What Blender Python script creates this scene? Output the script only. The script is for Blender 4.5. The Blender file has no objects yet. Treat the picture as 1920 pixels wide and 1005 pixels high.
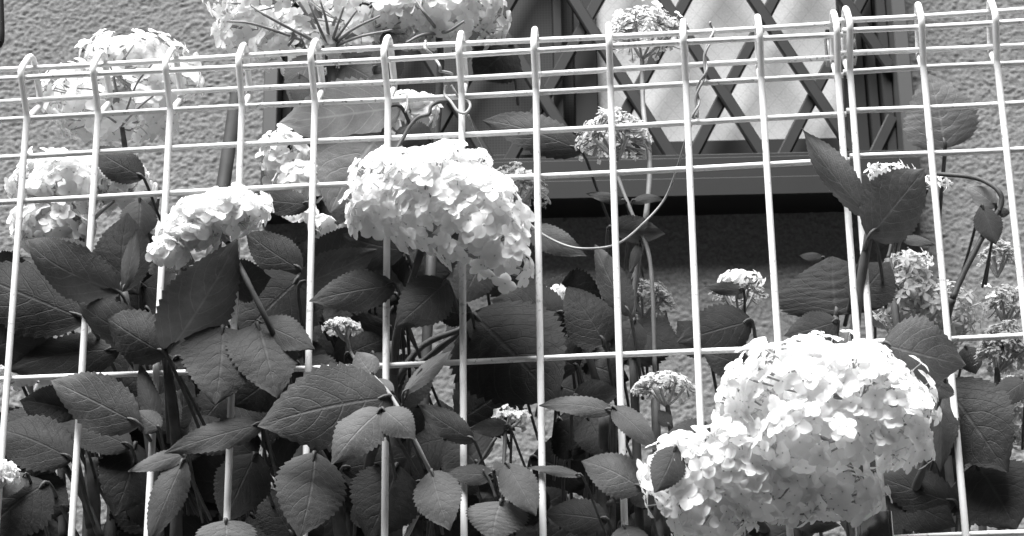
import bpy, math, random
import numpy as np
from mathutils import Vector, Matrix

random.seed(7)
rng = np.random.default_rng(7)
sc = bpy.context.scene
col = sc.collection

# ------------------------------------------------------------------ camera
Z0 = 2.01                                   # height of the fence's fifth wire above the street
FPX, W, H = 3600.0, 1920.0, 1005.0          # focal length in photograph pixels
CAM = Vector((0.4405, -1.1703, Z0 - 0.5094))
YAW, PITCH, ROLL = 0.09213, 0.33689, 0.01330
R3 = Matrix.Rotation(YAW, 3, 'Z') @ Matrix.Rotation(PITCH, 3, 'X') @ Matrix.Rotation(ROLL, 3, 'Y')
RIGHT, FWD, UP = R3.col[0].copy(), R3.col[1].copy(), R3.col[2].copy()
cam_data = bpy.data.cameras.new('camera')
cam = bpy.data.objects.new('camera', cam_data)
col.objects.link(cam)
M = Matrix((RIGHT, UP, -FWD)).transposed().to_4x4()
M.translation = CAM
cam.matrix_world = M
cam_data.sensor_width = 36.0
cam_data.lens = 36.0 * FPX / W
cam_data.clip_start = 0.05
cam_data.clip_end = 500.0
cam_data.dof.use_dof = True
cam_data.dof.focus_distance = 1.30
cam_data.dof.aperture_fstop = 34.0
sc.camera = cam

# ------------------------------------------------------------------ light
SUN_EL, SUN_AZ = math.radians(62), math.radians(-24)     # azimuth: from behind the camera, to its left
world = bpy.data.worlds.new('World')
sc.world = world
world.use_nodes = True
wn, wl = world.node_tree.nodes, world.node_tree.links
wn.clear()
sky = wn.new('ShaderNodeTexSky'); sky.sky_type = 'NISHITA'; sky.sun_disc = False
sky.sun_elevation = SUN_EL; sky.sun_rotation = math.pi + SUN_AZ
sky.dust_density = 0.2; sky.air_density = 0.5
bw = wn.new('ShaderNodeRGBToBW')            # the photograph is black and white
bg = wn.new('ShaderNodeBackground'); bg.inputs['Strength'].default_value = 0.05
wo = wn.new('ShaderNodeOutputWorld')
wl.new(sky.outputs[0], bw.inputs[0]); wl.new(bw.outputs[0], bg.inputs['Color']); wl.new(bg.outputs[0], wo.inputs['Surface'])
sun_data = bpy.data.lights.new('sun', 'SUN')
sun_data.energy = 5.0
sun_data.angle = math.radians(38)
sun = bpy.data.objects.new('sun', sun_data)
col.objects.link(sun)
sdir = Vector((math.sin(SUN_AZ) * math.cos(SUN_EL), -math.cos(SUN_AZ) * math.cos(SUN_EL), math.sin(SUN_EL)))
sun.rotation_euler = sdir.to_track_quat('Z', 'Y').to_euler()
sun.location = (0, -3, 6)
vs = sc.view_settings
vs.view_transform = 'Standard'; vs.look = 'None'; vs.exposure = 1.75; vs.gamma = 1.0
vs.use_curve_mapping = False
sc.cycles.use_denoising = True
sc.cycles.max_bounces = 14; sc.cycles.diffuse_bounces = 10
sc.cycles.transparent_max_bounces = 8

# ------------------------------------------------------------------ helpers
def ray(px, py):
    return RIGHT * ((px - W / 2) / FPX) + FWD - UP * ((py - H / 2) / FPX)

def P(px, py, d=0.0):
    """point seen at pixel (px, py), d metres behind the plane of the fence"""
    r = ray(px, py)
    return CAM + r * ((d - CAM.y) / r.y)

def mpp(p):
    return (p - CAM).dot(FWD) / FPX

def tag(o, label=None, cat=None, group=None, kind=None):
    if label: o['label'] = label
    if cat: o['category'] = cat
    if group: o['group'] = group
    if kind: o['kind'] = kind
    return o

def empty(name, loc):
    o = bpy.data.objects.new(name, None)
    o.empty_display_size = 0.05
    col.objects.link(o)
    o.location = loc
    return o

def link(name, me, parent=None, mat=None, smooth=True):
    o = bpy.data.objects.new(name, me)
    col.objects.link(o)
    if mat and not me.materials: me.materials.append(mat)
    if smooth and len(me.polygons): me.polygons.foreach_set('use_smooth', [True] * len(me.polygons))
    if parent:
        o.parent = parent
        mp = world_of(parent)
        o.matrix_parent_inverse = mp.inverted()
    return o

def world_of(o):
    m = o.matrix_basis.copy()
    if o.parent:
        m = world_of(o.parent) @ o.matrix_parent_inverse @ m
    return m

class MB:
    def __init__(s): s.v = []; s.f = []; s.m = []
    def add(s, vs, fs, mi=0):
        n = len(s.v); s.v += [tuple(x) for x in vs]; s.f += [tuple(i + n for i in f) for f in fs]; s.m += [mi] * len(fs)
    def tube(s, pts, r, n=8, cap=True, mi=0):
        pts = [Vector(p) for p in pts]; k = len(pts)
        if not isinstance(r, (list, tuple)): r = [r] * k
        vs_, fs = [], []
        ref = None
        for i, p in enumerate(pts):
            t = (pts[min(i + 1, k - 1)] - pts[max(i - 1, 0)])
            if t.length < 1e-9: t = Vector((0, 0, 1))
            t.normalize()
            if ref is None:
                ref = t.orthogonal().normalized()
            else:
                ref = (ref - t * ref.dot(t))
                if ref.length < 1e-6: ref = t.orthogonal()
                ref.normalize()
            b = t.cross(ref)
            for j in range(n):
                a = 2 * math.pi * j / n
                vs_.append(p + (ref * math.cos(a) + b * math.sin(a)) * r[i])
        for i in range(k - 1):
            for j in range(n):
                fs.append((i * n + j, i * n + (j + 1) % n, (i + 1) * n + (j + 1) % n, (i + 1) * n + j))
        if cap:
            fs.append(tuple(range(n - 1, -1, -1))); fs.append(tuple((k - 1) * n + j for j in range(n)))
        s.add(vs_, fs, mi)
    def box(s, o, ax, ay, az, mi=0, bev=0.0):
        """box centred at o with half-axis vectors ax, ay, az; bev chamfers the long edges"""
        o = Vector(o)
        if bev:
            lx, ly = ax.length, ay.length
            ux, uy = ax / lx, ay / ly
            ring = [(-lx + bev, -ly), (lx - bev, -ly), (lx, -ly + bev), (lx, ly - bev), (lx - bev, ly), (-lx + bev, ly), (-lx, ly - bev), (-lx, -ly + bev)]
            vs_ = [o + ux * a + uy * b - az for a, b in ring] + [o + ux * a + uy * b + az for a, b in ring]
            fs = [(i, (i + 1) % 8, 8 + (i + 1) % 8, 8 + i) for i in range(8)] + [tuple(range(7, -1, -1)), tuple(range(8, 16))]
            s.add(vs_, fs, mi); return
        vs_ = [o + ax * a + ay * b + az * c for a in (-1, 1) for b in (-1, 1) for c in (-1, 1)]
        s.add(vs_, [(0, 1, 3, 2), (4, 6, 7, 5), (0, 4, 5, 1), (2, 3, 7, 6), (0, 2, 6, 4), (1, 5, 7, 3)], mi)
    def mesh(s, name):
        me = bpy.data.meshes.new(name)
        me.from_pydata(s.v, [], s.f)
        if any(s.m): me.polygons.foreach_set('material_index', s.m)
        me.update()
        return me
    def build(s, name, mat, parent=None, smooth=False):
        me = s.mesh(name)
        for m in (mat if isinstance(mat, list) else [mat]): me.materials.append(m)
        return link(name, me, parent, None, smooth)

def smooth_path(pts, k=6):
    pts = [Vector(p) for p in pts]
    if len(pts) < 3: return [pts[0].lerp(pts[-1], i / k) for i in range(k + 1)]
    e = [pts[0] * 2 - pts[1]] + pts + [pts[-1] * 2 - pts[-2]]
    out = []
    for i in range(1, len(e) - 2):
        p0, p1, p2, p3 = e[i - 1:i + 3]
        for j in range(k):
            t = j / k
            out.append(0.5 * ((2 * p1) + (p2 - p0) * t + (2 * p0 - 5 * p1 + 4 * p2 - p3) * t * t + (3 * p1 - p0 - 3 * p2 + p3) * t ** 3))
    out.append(pts[-1])
    return out

# ------------------------------------------------------------------ materials (all grey: a black-and-white photograph)
def newmat(name):
    m = bpy.data.materials.new(name); m.use_nodes = True
    nt = m.node_tree
    return m, nt, nt.nodes['Principled BSDF'], nt.nodes['Material Output']

def math_(nt, op, a, b=None, c=None, clamp=False):
    n = nt.nodes.new('ShaderNodeMath'); n.operation = op; n.use_clamp = clamp
    for i, x in enumerate((a, b, c)):
        if x is None: continue
        if isinstance(x, (int, float)): n.inputs[i].default_value = x
        else: nt.links.new(x, n.inputs[i])
    return n.outputs[0]

def noise(nt, vec, scale, detail=3, rough=0.55):
    n = nt.nodes.new('ShaderNodeTexNoise'); n.inputs['Scale'].default_value = scale
    n.inputs['Detail'].default_value = detail; n.inputs['Roughness'].default_value = rough
    if vec is not None: nt.links.new(vec, n.inputs['Vector'])
    return n.outputs['Fac']

def ramp(nt, x, a, b, lo=0.0, hi=1.0):
    n = nt.nodes.new('ShaderNodeMapRange'); n.clamp = True
    nt.links.new(x, n.inputs[0])
    for i, v in ((1, a), (2, b), (3, lo), (4, hi)): n.inputs[i].default_value = v
    return n.outputs[0]

def coords(nt, kind='Object'):
    return nt.nodes.new('ShaderNodeTexCoord').outputs[kind]

def grey(nt, val, socket):
    nt.links.new(val, socket)

def bump(nt, bsdf, h, strength, dist):
    b = nt.nodes.new('ShaderNodeBump'); b.inputs['Strength'].default_value = strength; b.inputs['Distance'].default_value = dist
    nt.links.new(h, b.inputs['Height']); nt.links.new(b.outputs[0], bsdf.inputs['Normal'])

def plain(name, v, rough=0.5, metal=0.0, var=0.12, scale=60, spec=0.5):
    m, nt, b, _ = newmat(name)
    n = noise(nt, coords(nt), scale, 4)
    grey(nt, ramp(nt, n, 0.3, 0.7, v * (1 - var), v * (1 + var)), b.inputs['Base Color'])
    b.inputs['Roughness'].default_value = rough; b.inputs['Metallic'].default_value = metal
    b.inputs['Specular IOR Level'].default_value = spec
    return m

def make_wire_mat():
    m, nt, b, _ = newmat('white_coated_wire')
    co = coords(nt)
    g = nt.nodes.new('ShaderNodeNewGeometry')
    sx = nt.nodes.new('ShaderNodeSeparateXYZ'); nt.links.new(g.outputs['Normal'], sx.inputs[0])
    big = noise(nt, co, 14, 3)
    spk = noise(nt, co, 330, 2)
    patch = ramp(nt, big, 0.48, 0.66)
    dirt = math_(nt, 'MULTIPLY', ramp(nt, spk, 0.60, 0.70), math_(nt, 'ADD', math_(nt, 'MULTIPLY', patch, 0.8), 0.08))
    film = ramp(nt, noise(nt, co, 45, 4), 0.35, 0.75, 0.0, 0.12)
    v = math_(nt, 'SUBTRACT', 0.80, math_(nt, 'ADD', math_(nt, 'MULTIPLY', dirt, 0.62), film))
    grey(nt, v, b.inputs['Base Color'])
    b.inputs['Roughness'].default_value = 0.42
    return m
M_WIRE = make_wire_mat()

def make_stucco():
    m, nt, b, _ = newmat('rough_stucco')
    co = coords(nt)
    n1 = noise(nt, co, 3.2, 4); n2 = noise(nt, co, 300, 4, 0.7)
    v = math_(nt, 'ADD', ramp(nt, n1, 0.3, 0.7, 0.132, 0.160), ramp(nt, n2, 0.3, 0.7, -0.045, 0.04))
    grey(nt, v, b.inputs['Base Color'])
    b.inputs['Roughness'].default_value = 0.9; b.inputs['Specular IOR Level'].default_value = 0.2
    bump(nt, b, n2, 0.55, 0.0012)
    return m
M_STUCCO = make_stucco()

def make_leaf():
    m, nt, b, out = newmat('hydrangea_leaf')
    uv = coords(nt, 'UV')
    s = nt.nodes.new('ShaderNodeSeparateXYZ'); nt.links.new(uv, s.inputs[0])
    S, T = s.outputs[0], s.outputs[1]
    at = math_(nt, 'ABSOLUTE', math_(nt, 'SUBTRACT', math_(nt, 'MULTIPLY', T, 2.0), 1.0))
    oi = nt.nodes.new('ShaderNodeObjectInfo')
    rnd = oi.outputs['Random']
    # side veins sweep forward from the midrib
    sweep = math_(nt, 'MULTIPLY', math_(nt, 'POWER', at, 1.45), 0.36)
    wob = math_(nt, 'MULTIPLY', math_(nt, 'SUBTRACT', noise(nt, uv, 5, 2), 0.5), 0.07)
    ph = math_(nt, 'MULTIPLY', math_(nt, 'ADD', math_(nt, 'SUBTRACT', S, sweep), wob), 6.5)
    fr = math_(nt, 'ABSOLUTE', math_(nt, 'SUBTRACT', math_(nt, 'FRACT', ph), 0.5))
    vein = ramp(nt, fr, 0.0, 0.06, 1.0, 0.0)
    vein = math_(nt, 'MULTIPLY', vein, ramp(nt, at, 0.75, 1.0, 1.0, 0.15))
    mid = ramp(nt, at, 0.012, 0.05, 1.0, 0.0)
    vv = math_(nt, 'MAXIMUM', vein, mid)
    # fine net between the veins
    mp = nt.nodes.new('ShaderNodeMapping'); mp.inputs['Scale'].default_value = (26, 16, 1); nt.links.new(uv, mp.inputs[0])
    vo = nt.nodes.new('ShaderNodeTexVoronoi'); vo.feature = 'DISTANCE_TO_EDGE'; vo.inputs['Scale'].default_value = 1.0
    nt.links.new(mp.outputs[0], vo.inputs['Vector'])
    net = ramp(nt, vo.outputs['Distance'], 0.0, 0.10, 1.0, 0.0)
    n = noise(nt, coords(nt), 55, 4)
    oc = nt.nodes.new('ShaderNodeRGBToBW'); nt.links.new(oi.outputs['Color'], oc.inputs[0])
    f = math_(nt, 'ADD', ramp(nt, n, 0.3, 0.7, 0.78, 1.18), math_(nt, 'ADD', math_(nt, 'MULTIPLY', vv, 0.38), math_(nt, 'MULTIPLY', net, 0.10)))
    v = math_(nt, 'MULTIPLY', oc.outputs[0], f)
    grey(nt, v, b.inputs['Base Color'])
    b.inputs['Roughness'].default_value = 0.62; b.inputs['Specular IOR Level'].default_value = 0.22
    hgt = math_(nt, 'ADD', math_(nt, 'MULTIPLY', vv, -1.0), math_(nt, 'ADD', math_(nt, 'MULTIPLY', net, -0.35), math_(nt, 'MULTIPLY', n, 0.5)))
    bump(nt, b, hgt, 0.38, 0.0010)
    tr = nt.nodes.new('ShaderNodeBsdfTranslucent'); nt.links.new(math_(nt, 'MULTIPLY', v, 1.5), tr.inputs['Color'])
    mx = nt.nodes.new('ShaderNodeMixShader'); mx.inputs[0].default_value = 0.28
    nt.links.new(b.outputs[0], mx.inputs[1]); nt.links.new(tr.outputs[0], mx.inputs[2]); nt.links.new(mx.outputs[0], out.inputs['Surface'])
    return m
M_LEAF = make_leaf()

def make_petal():
    m, nt, b, out = newmat('white_petal')
    oi = nt.nodes.new('ShaderNodeObjectInfo')
    oc = nt.nodes.new('ShaderNodeRGBToBW'); nt.links.new(oi.outputs['Color'], oc.inputs[0])
    n = noise(nt, coords(nt), 240, 3)
    r = nt.nodes.new('ShaderNodeMapRange'); nt.links.new(oi.outputs['Random'], r.inputs[0]); r.inputs[3].default_value = 0.97; r.inputs[4].default_value = 1.10
    v = math_(nt, 'MULTIPLY', math_(nt, 'MULTIPLY', oc.outputs[0], r.outputs[0]), ramp(nt, n, 0.3, 0.7, 0.93, 1.03), clamp=True)
    grey(nt, v, b.inputs['Base Color'])
    b.inputs['Roughness'].default_value = 0.6; b.inputs['Specular IOR Level'].default_value = 0.2
    tr = nt.nodes.new('ShaderNodeBsdfTranslucent'); nt.links.new(v, tr.inputs['Color'])
    mx = nt.nodes.new('ShaderNodeMixShader'); mx.inputs[0].default_value = 0.48
    nt.links.new(b.outputs[0], mx.inputs[1]); nt.links.new(tr.outputs[0], mx.inputs[2]); nt.links.new(mx.outputs[0], out.inputs['Surface'])
    return m
M_PETAL = make_petal()
M_BUD = plain('flower_centre', 0.55, 0.7)
M_STEM = plain('green_stem', 0.07, 0.6, var=0.3, scale=90, spec=0.3)
M_RAY = plain('flower_stalk', 0.30, 0.6, var=0.2, scale=90, spec=0.3)
M_STALK = plain('head_stalk', 0.2, 0.6, var=0.2, scale=90, spec=0.3)
M_TWIG = plain('woody_twig', 0.05, 0.8, var=0.35, scale=120)
M_VINE = plain('pale_vine', 0.30, 0.6, var=0.25, scale=70)
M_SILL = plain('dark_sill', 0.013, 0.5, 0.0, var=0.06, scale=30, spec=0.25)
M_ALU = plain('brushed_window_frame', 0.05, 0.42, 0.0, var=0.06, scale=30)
M_ALU2 = plain('window_sash', 0.013, 0.5, var=0.08, scale=30, spec=0.25)
M_BAR = plain('lattice_bar_paint', 0.022, 0.4, var=0.12, scale=40, spec=0.3)
M_GASKET = plain('black_gasket', 0.012, 0.6)
M_STAKE = plain('dark_stake', 0.018, 0.7, var=0.3, spec=0.2)
M_ZINC = plain('zinc_steel', 0.45, 0.18, 1.0, var=0.15, scale=80)
M_SOIL = plain('soil', 0.03, 0.95, var=0.5, scale=25)
M_ASPHALT = plain('asphalt', 0.05, 0.9, var=0.25, scale=120)
M_CONC = plain('concrete', 0.30, 0.85, var=0.15, scale=30)

def make_glass():
    m, nt, b, _ = newmat('frosted_wired_glass')
    co = coords(nt, 'UV')
    s = nt.nodes.new('ShaderNodeSeparateXYZ'); nt.links.new(co, s.inputs[0])
    k = 1 / 0.021
    lines = []
    for sg in (1, -1):
        p = math_(nt, 'MULTIPLY', math_(nt, 'ADD', s.outputs[0], math_(nt, 'MULTIPLY', s.outputs[1], sg * 0.8)), k)
        fr = math_(nt, 'ABSOLUTE', math_(nt, 'SUBTRACT', math_(nt, 'FRACT', p), 0.5))
        lines.append(ramp(nt, fr, 0.0, 0.035, 1.0, 0.0))
    ln = math_(nt, 'MAXIMUM', *lines)
    n = noise(nt, co, 420, 3, 0.6)
    v = math_(nt, 'SUBTRACT', ramp(nt, n, 0.3, 0.7, 0.38, 0.47), math_(nt, 'MULTIPLY', ln, 0.10))
    grey(nt, v, b.inputs['Base Color'])
    b.inputs['Roughness'].default_value = 0.3
    b.inputs['Specular IOR Level'].default_value = 0.6
    bump(nt, b, n, 0.35, 0.0008)
    return m
M_GLASS = make_glass()

def make_screen():
    m, nt, b, _ = newmat('insect_screen')
    co = coords(nt, 'UV')
    s = nt.nodes.new('ShaderNodeSeparateXYZ'); nt.links.new(co, s.inputs[0])
    a = math_(nt, 'SINE', math_(nt, 'MULTIPLY', s.outputs[0], 2 * math.pi / 0.0032))
    c = math_(nt, 'SINE', math_(nt, 'MULTIPLY', s.outputs[1], 2 * math.pi / 0.0032))
    n = noise(nt, co, 6, 3)
    v = math_(nt, 'ADD', ramp(nt, math_(nt, 'MAXIMUM', a, c), 0.2, 1.0, 0.016, 0.028), ramp(nt, n, 0.3, 0.7, -0.004, 0.004))
    grey(nt, v, b.inputs['Base Color'])
    b.inputs['Roughness'].default_value = 0.6; b.inputs['Specular IOR Level'].default_value = 0.2
    return m
M_SCREEN = make_screen()

# ------------------------------------------------------------------ ground
g = MB(); g.add([(-200, -200, 0), (200, -200, 0), (200, 200, 0), (-200, 200, 0)], [(0, 1, 2, 3)])
tag(g.build('ground', M_ASPHALT), kind='structure')
g = MB(); g.box((0.4, 0.40, 0.6), Vector((3.0, 0, 0)), Vector((0, 0.36, 0)), Vector((0, 0, 0.6)))
tag(g.build('soil_bed', M_SOIL), kind='structure')
SOIL = 1.2
g = MB(); g.box((0.4, -0.02, 0.64), Vector((0, 0.058, 0)), Vector((0, 0, 0.64)), Vector((3.0, 0, 0)), bev=0.01)
tag(g.build('retaining_wall', M_CONC), 'low concrete retaining wall carrying the white wire fence', 'wall')

# unseen house added across the lane behind the camera to cut low sky light
M_CLAD = plain('dark_cladding', 0.06, 0.8, var=0.2, scale=4)
def add_shade_house():
    t = empty('added_shade_house', (0.4, -5.9, 0))
    tag(t, 'unseen dark clad house with hipped roof, added across the lane to shade the fence', 'house')
    X, Y, Z = Vector((1, 0, 0)), Vector((0, 1, 0)), Vector((0, 0, 1))
    mb = MB(); mb.box((0.4, -6.4, 3.2), X * 6, Y * 2.5, Z * 3.2); mb.build('wall', M_CLAD, t)
    mb = MB()
    e = [(-6.1, -9.4, 6.402), (6.9, -9.4, 6.402), (6.9, -3.5, 6.402), (-6.1, -3.5, 6.402)]
    mb.add(e + [(x, y, 6.52) for x, y, _ in e] + [(-3.2, -6.4, 7.8), (4.0, -6.4, 7.8)],
           [(3, 2, 1, 0), (0, 1, 5, 4), (1, 2, 6, 5), (2, 3, 7, 6), (3, 0, 4, 7), (4, 5, 9, 8), (6, 7, 8, 9), (5, 6, 9), (7, 4, 8)])
    mb.build('roof', M_STAKE, t)
    for x, z, w, h in ((-3.2, 1.5, .8, .55), (-3.2, 4.6, .8, .5), (0.2, 4.6, .8, .5), (3.6, 4.6, .8, .5), (3.6, 1.5, .8, .55)):
        mb = MB(); mb.box((x, -3.885, z), X * (w + .05), Y * .03, Z * (h + .05)); f = mb.build('window', M_ALU, t)
        mb = MB(); mb.box((x, -3.85, z), X * w, Y * .01, Z * h); mb.build('pane', M_GASKET, f)
    mb = MB(); mb.box((0.2, -3.88, 1.02), X * .45, Y * .025, Z * 1.0, 0, .01); d_ = mb.build('door', M_ALU2, t)
    mb = MB(); mb.tube([(0.52, -3.84, 1.0), (0.52, -3.80, 1.0), (0.42, -3.80, 1.0)], .012, 8); mb.build('handle', M_ZINC, d_)
add_shade_house()

# ------------------------------------------------------------------ house wall with its window
WY = math.radians(4.0)
WU = Vector((math.cos(WY), math.sin(WY), 0)); WN = Vector((math.sin(WY), -math.cos(WY), 0)); WZ = Vector((0, 0, 1))
WO = P(960, 365, 0.75)
def wall_uv(px, py, proud=0.0):
    o = WO + WN * proud
    r = ray(px, py)
    q = CAM + r * (WN.dot(o - CAM) / WN.dot(r))
    return (q - WO).dot(WU), q.z
def wp(u, z, proud=0.0):
    p = WO + WU * u + WN * proud
    return Vector((p.x, p.y, z))

house = empty('house', wp(0.0, 0.0))
tag(house, 'rough stucco house wall holding a lattice-covered window behind the hydrangeas', 'house')

FP = 0.045                                   # how far the window frame stands off the wall
uL0 = wall_uv(492, 230, FP)[0]; uL1 = wall_uv(519, 230, FP)[0]
uR0 = wall_uv(1676, 60, FP)[0]; uR1 = wall_uv(1703, 60, FP)[0]
zB0 = wall_uv(1300, 367, FP + 0.012)[1]      # underside of the sill
zB1 = wall_uv(1300, 329, FP + 0.012)[1]
zB2 = wall_uv(1300, 295, FP)[1]              # top of the bottom frame member
zG = wall_uv(1400, 267, -0.02)[1]            # bottom of the glass
zT = zB0 + 0.62                              # head of the window, above the picture

def value_noise(nu, nv, U, V, cu, cv, seed):
    r = np.random.default_rng(seed)
    a = U / cu; b = V / cv
    a0 = np.floor(a).astype(int); b0 = np.floor(b).astype(int)
    a0 -= 0; L = r.random((int(a0.max() - a0.min()) + 3, int(b0.max() - b0.min()) + 3))
    ia = a0 - a0.min(); ib = b0 - b0.min()
    fa = a - a0; fb = b - b0
    fa = fa * fa * (3 - 2 * fa); fb = fb * fb * (3 - 2 * fb)
    return (L[ia, ib] * (1 - fa) + L[ia + 1, ib] * fa) * (1 - fb) + (L[ia, ib + 1] * (1 - fa) + L[ia + 1, ib + 1] * fa) * fb

def stucco_wall():
    st = 0.0015
    us = np.concatenate([np.linspace(-3.0, -0.78, 24), np.arange(-0.75, 0.56, st), np.linspace(0.58, 3.0, 24)])
    zs = np.concatenate([np.linspace(0.0, Z0 - 0.20, 20), np.arange(Z0 - 0.18, Z0 + 0.60, st), np.linspace(Z0 + 0.62, 4.6, 20)])
    U, V = np.meshgrid(us, zs, indexing='ij')
    h = np.zeros_like(U)
    warp = 0.006 * value_noise(0, 0, U, V, 0.016, 0.016, 9)
    A = value_noise(0, 0, U + 0.25 * V + warp, V + warp, 0.0042, 0.0034, 1)
    B = value_noise(0, 0, U - 0.2 * V, V, 0.0030, 0.0024, 2)
    Cn = value_noise(0, 0, U, V, 0.03, 0.024, 3)
    h = 0.0036 * np.abs(A - 0.45) ** 0.7 * 1.5 + 0.0030 * B + 0.0014 * Cn
    h = h * 0.40 - 0.0017
    base = np.array([WO.x, WO.y])
    X = base[0] + U * WU.x + h * WN.x
    Y = base[1] + U * WU.y + h * WN.y
    co = np.stack([X, Y, V], -1).reshape(-1, 3)
    nu, nz = U.shape
    I = np.arange(nu * nz).reshape(nu, nz)
    q = np.stack([I[:-1, :-1], I[1:, :-1], I[1:, 1:], I[:-1, 1:]], -1)
    cu = 0.25 * (U[:-1, :-1] + U[1:, :-1] + U[1:, 1:] + U[:-1, 1:]); cz = 0.5 * (V[:-1, :-1] + V[1:, 1:])
    keep = ~((cu > uL0 + 0.012) & (cu < uR1 - 0.012) & (cz > zB0 + 0.02) & (cz < zT - 0.012))
    q = q[keep]
    me = bpy.data.meshes.new('wall')
    me.vertices.add(len(co)); me.vertices.foreach_set('co', co.ravel())
    n = len(q)
    me.loops.add(n * 4); me.loops.foreach_set('vertex_index', q.ravel().astype(np.int32))
    me.polygons.add(n); me.polygons.foreach_set('loop_start', np.arange(0, n * 4, 4, dtype=np.int32))
    me.polygons.foreach_set('loop_total', np.full(n, 4, dtype=np.int32))
    me.update(calc_edges=True); me.validate()
    return link('wall', me, house, M_STUCCO, True)
stucco_wall()

def wbox(mb, u0, u1, z0, z1, p0, p1, bev=0.0, mi=0):
    c = wp((u0 + u1) / 2, (z0 + z1) / 2, (p0 + p1) / 2)
    if (u1 - u0) >= (z1 - z0):
        mb.box(c, WN * ((p1 - p0) / 2), WZ * ((z1 - z0) / 2), WU * ((u1 - u0) / 2), mi, bev)
    else:
        mb.box(c, WU * ((u1 - u0) / 2), WN * ((p1 - p0) / 2), WZ * ((z1 - z0) / 2), mi, bev)

window = empty('window', wp((uL0 + uR1) / 2, zB0))
window.parent = house
window.matrix_parent_inverse = world_of(house).inverted()
def wpart(name, args, mat, bev=0.0012):
    mb = MB()
    for a in args: wbox(mb, *a, bev=bev)
    return mb.build(name, mat, window)
wpart('jamb', [(uL0, uL1, zB2 + 0.001, zT, -0.03, FP)], M_ALU)
wpart('jamb', [(uR0, uR1, zB2 + 0.001, zT, -0.03, FP)], M_ALU)
wpart('head', [(uL0 - 0.004, uR1 + 0.004, zT + 0.001, zT + 0.02, -0.03, FP + 0.02)], M_ALU)
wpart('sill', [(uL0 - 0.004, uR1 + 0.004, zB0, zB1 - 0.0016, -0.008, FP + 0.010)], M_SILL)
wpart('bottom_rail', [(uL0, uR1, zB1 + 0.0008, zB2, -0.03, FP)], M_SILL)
wpart('sill_gap', [(uL0 + 0.003, uR1 - 0.003, zB1 - 0.0015, zB1 + 0.0007, -0.008, FP - 0.006)], M_GASKET, 0)
# reveal, tracks and the back of the opening
uM = wall_uv(1119, 100, -0.02)[0]
uGr = wall_uv(1582, 200, -0.02)[0]
uS0 = wall_uv(1036, 60, 0.0)[0]; uS1 = wall_uv(1056, 60, 0.0)[0]
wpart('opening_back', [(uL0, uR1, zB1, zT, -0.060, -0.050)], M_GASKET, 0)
wpart('track', [(uR0 - 0.012, uR0 - 0.0005, zB2, zT, -0.045, 0.016)], M_ALU2)
wpart('track', [(uR0 - 0.024, uR0 - 0.0132, zB2, zT, -0.045, 0.000)], M_ALU2)
wpart('track', [(uL1 + 0.0005, uL1 + 0.012, zB2, zT, -0.045, 0.016)], M_ALU2)
wpart('lower_track', [(uL1 + 0.0005, uR0 - 0.0005, zB2 + 0.0005, zB2 + 0.010, -0.045, 0.030)], M_ALU2)
# right sash
wpart('sash_stile', [(uM - 0.026, uM, zB2 + 0.0107, zT, -0.032, -0.010)], M_ALU2)
wpart('sash_stile', [(uGr, uR0 - 0.025, zB2 + 0.0107, zT, -0.032, -0.010)], M_ALU2)
wpart('sash_rail', [(uM + 0.0005, uGr - 0.0005, zB2 + 0.0107, zG, -0.032, -0.011)], M_ALU2)
# left screen
wpart('screen_stile', [(uS0, uS1 - 0.001, zB2 + 0.0107, zT, -0.020, 0.004)], M_ALU2)
wpart('screen_stile', [(uL1 + 0.0127, uL1 + 0.030, zB2 + 0.0107, zT, -0.020, 0.004)], M_ALU2)
wpart('screen_rail', [(uL1 + 0.0305, uS0 - 0.0005, zB2 + 0.0107, zB2 + 0.026, -0.020, 0.003)], M_ALU2)
def pane(name, u0, u1, z0, z1, p, mat):
    mb = MB(); wbox(mb, u0, u1, z0, z1, p - 0.004, p)
    o = mb.build(name, mat, window)
    uvl = o.data.uv_layers.new(name='UVMap')
    for lp in o.data.loops:
        v = o.data.vertices[lp.vertex_index].co
        uvl.data[lp.index].uv = ((v - WO).dot(WU), v.z - zB0)
    return o
pane('glass_pane', uM + 0.0003, uGr - 0.0003, zG + 0.0003, zT, -0.020, M_GLASS)
pane('insect_screen', uL1 + 0.0303, uS0 - 0.0003, zB2 + 0.0263, zT, -0.008, M_SCREEN)
pane('dark_pane', uS1 - 0.0007, uM - 0.0265, zB2 + 0.0107, zT, -0.026, M_SCREEN)

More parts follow.
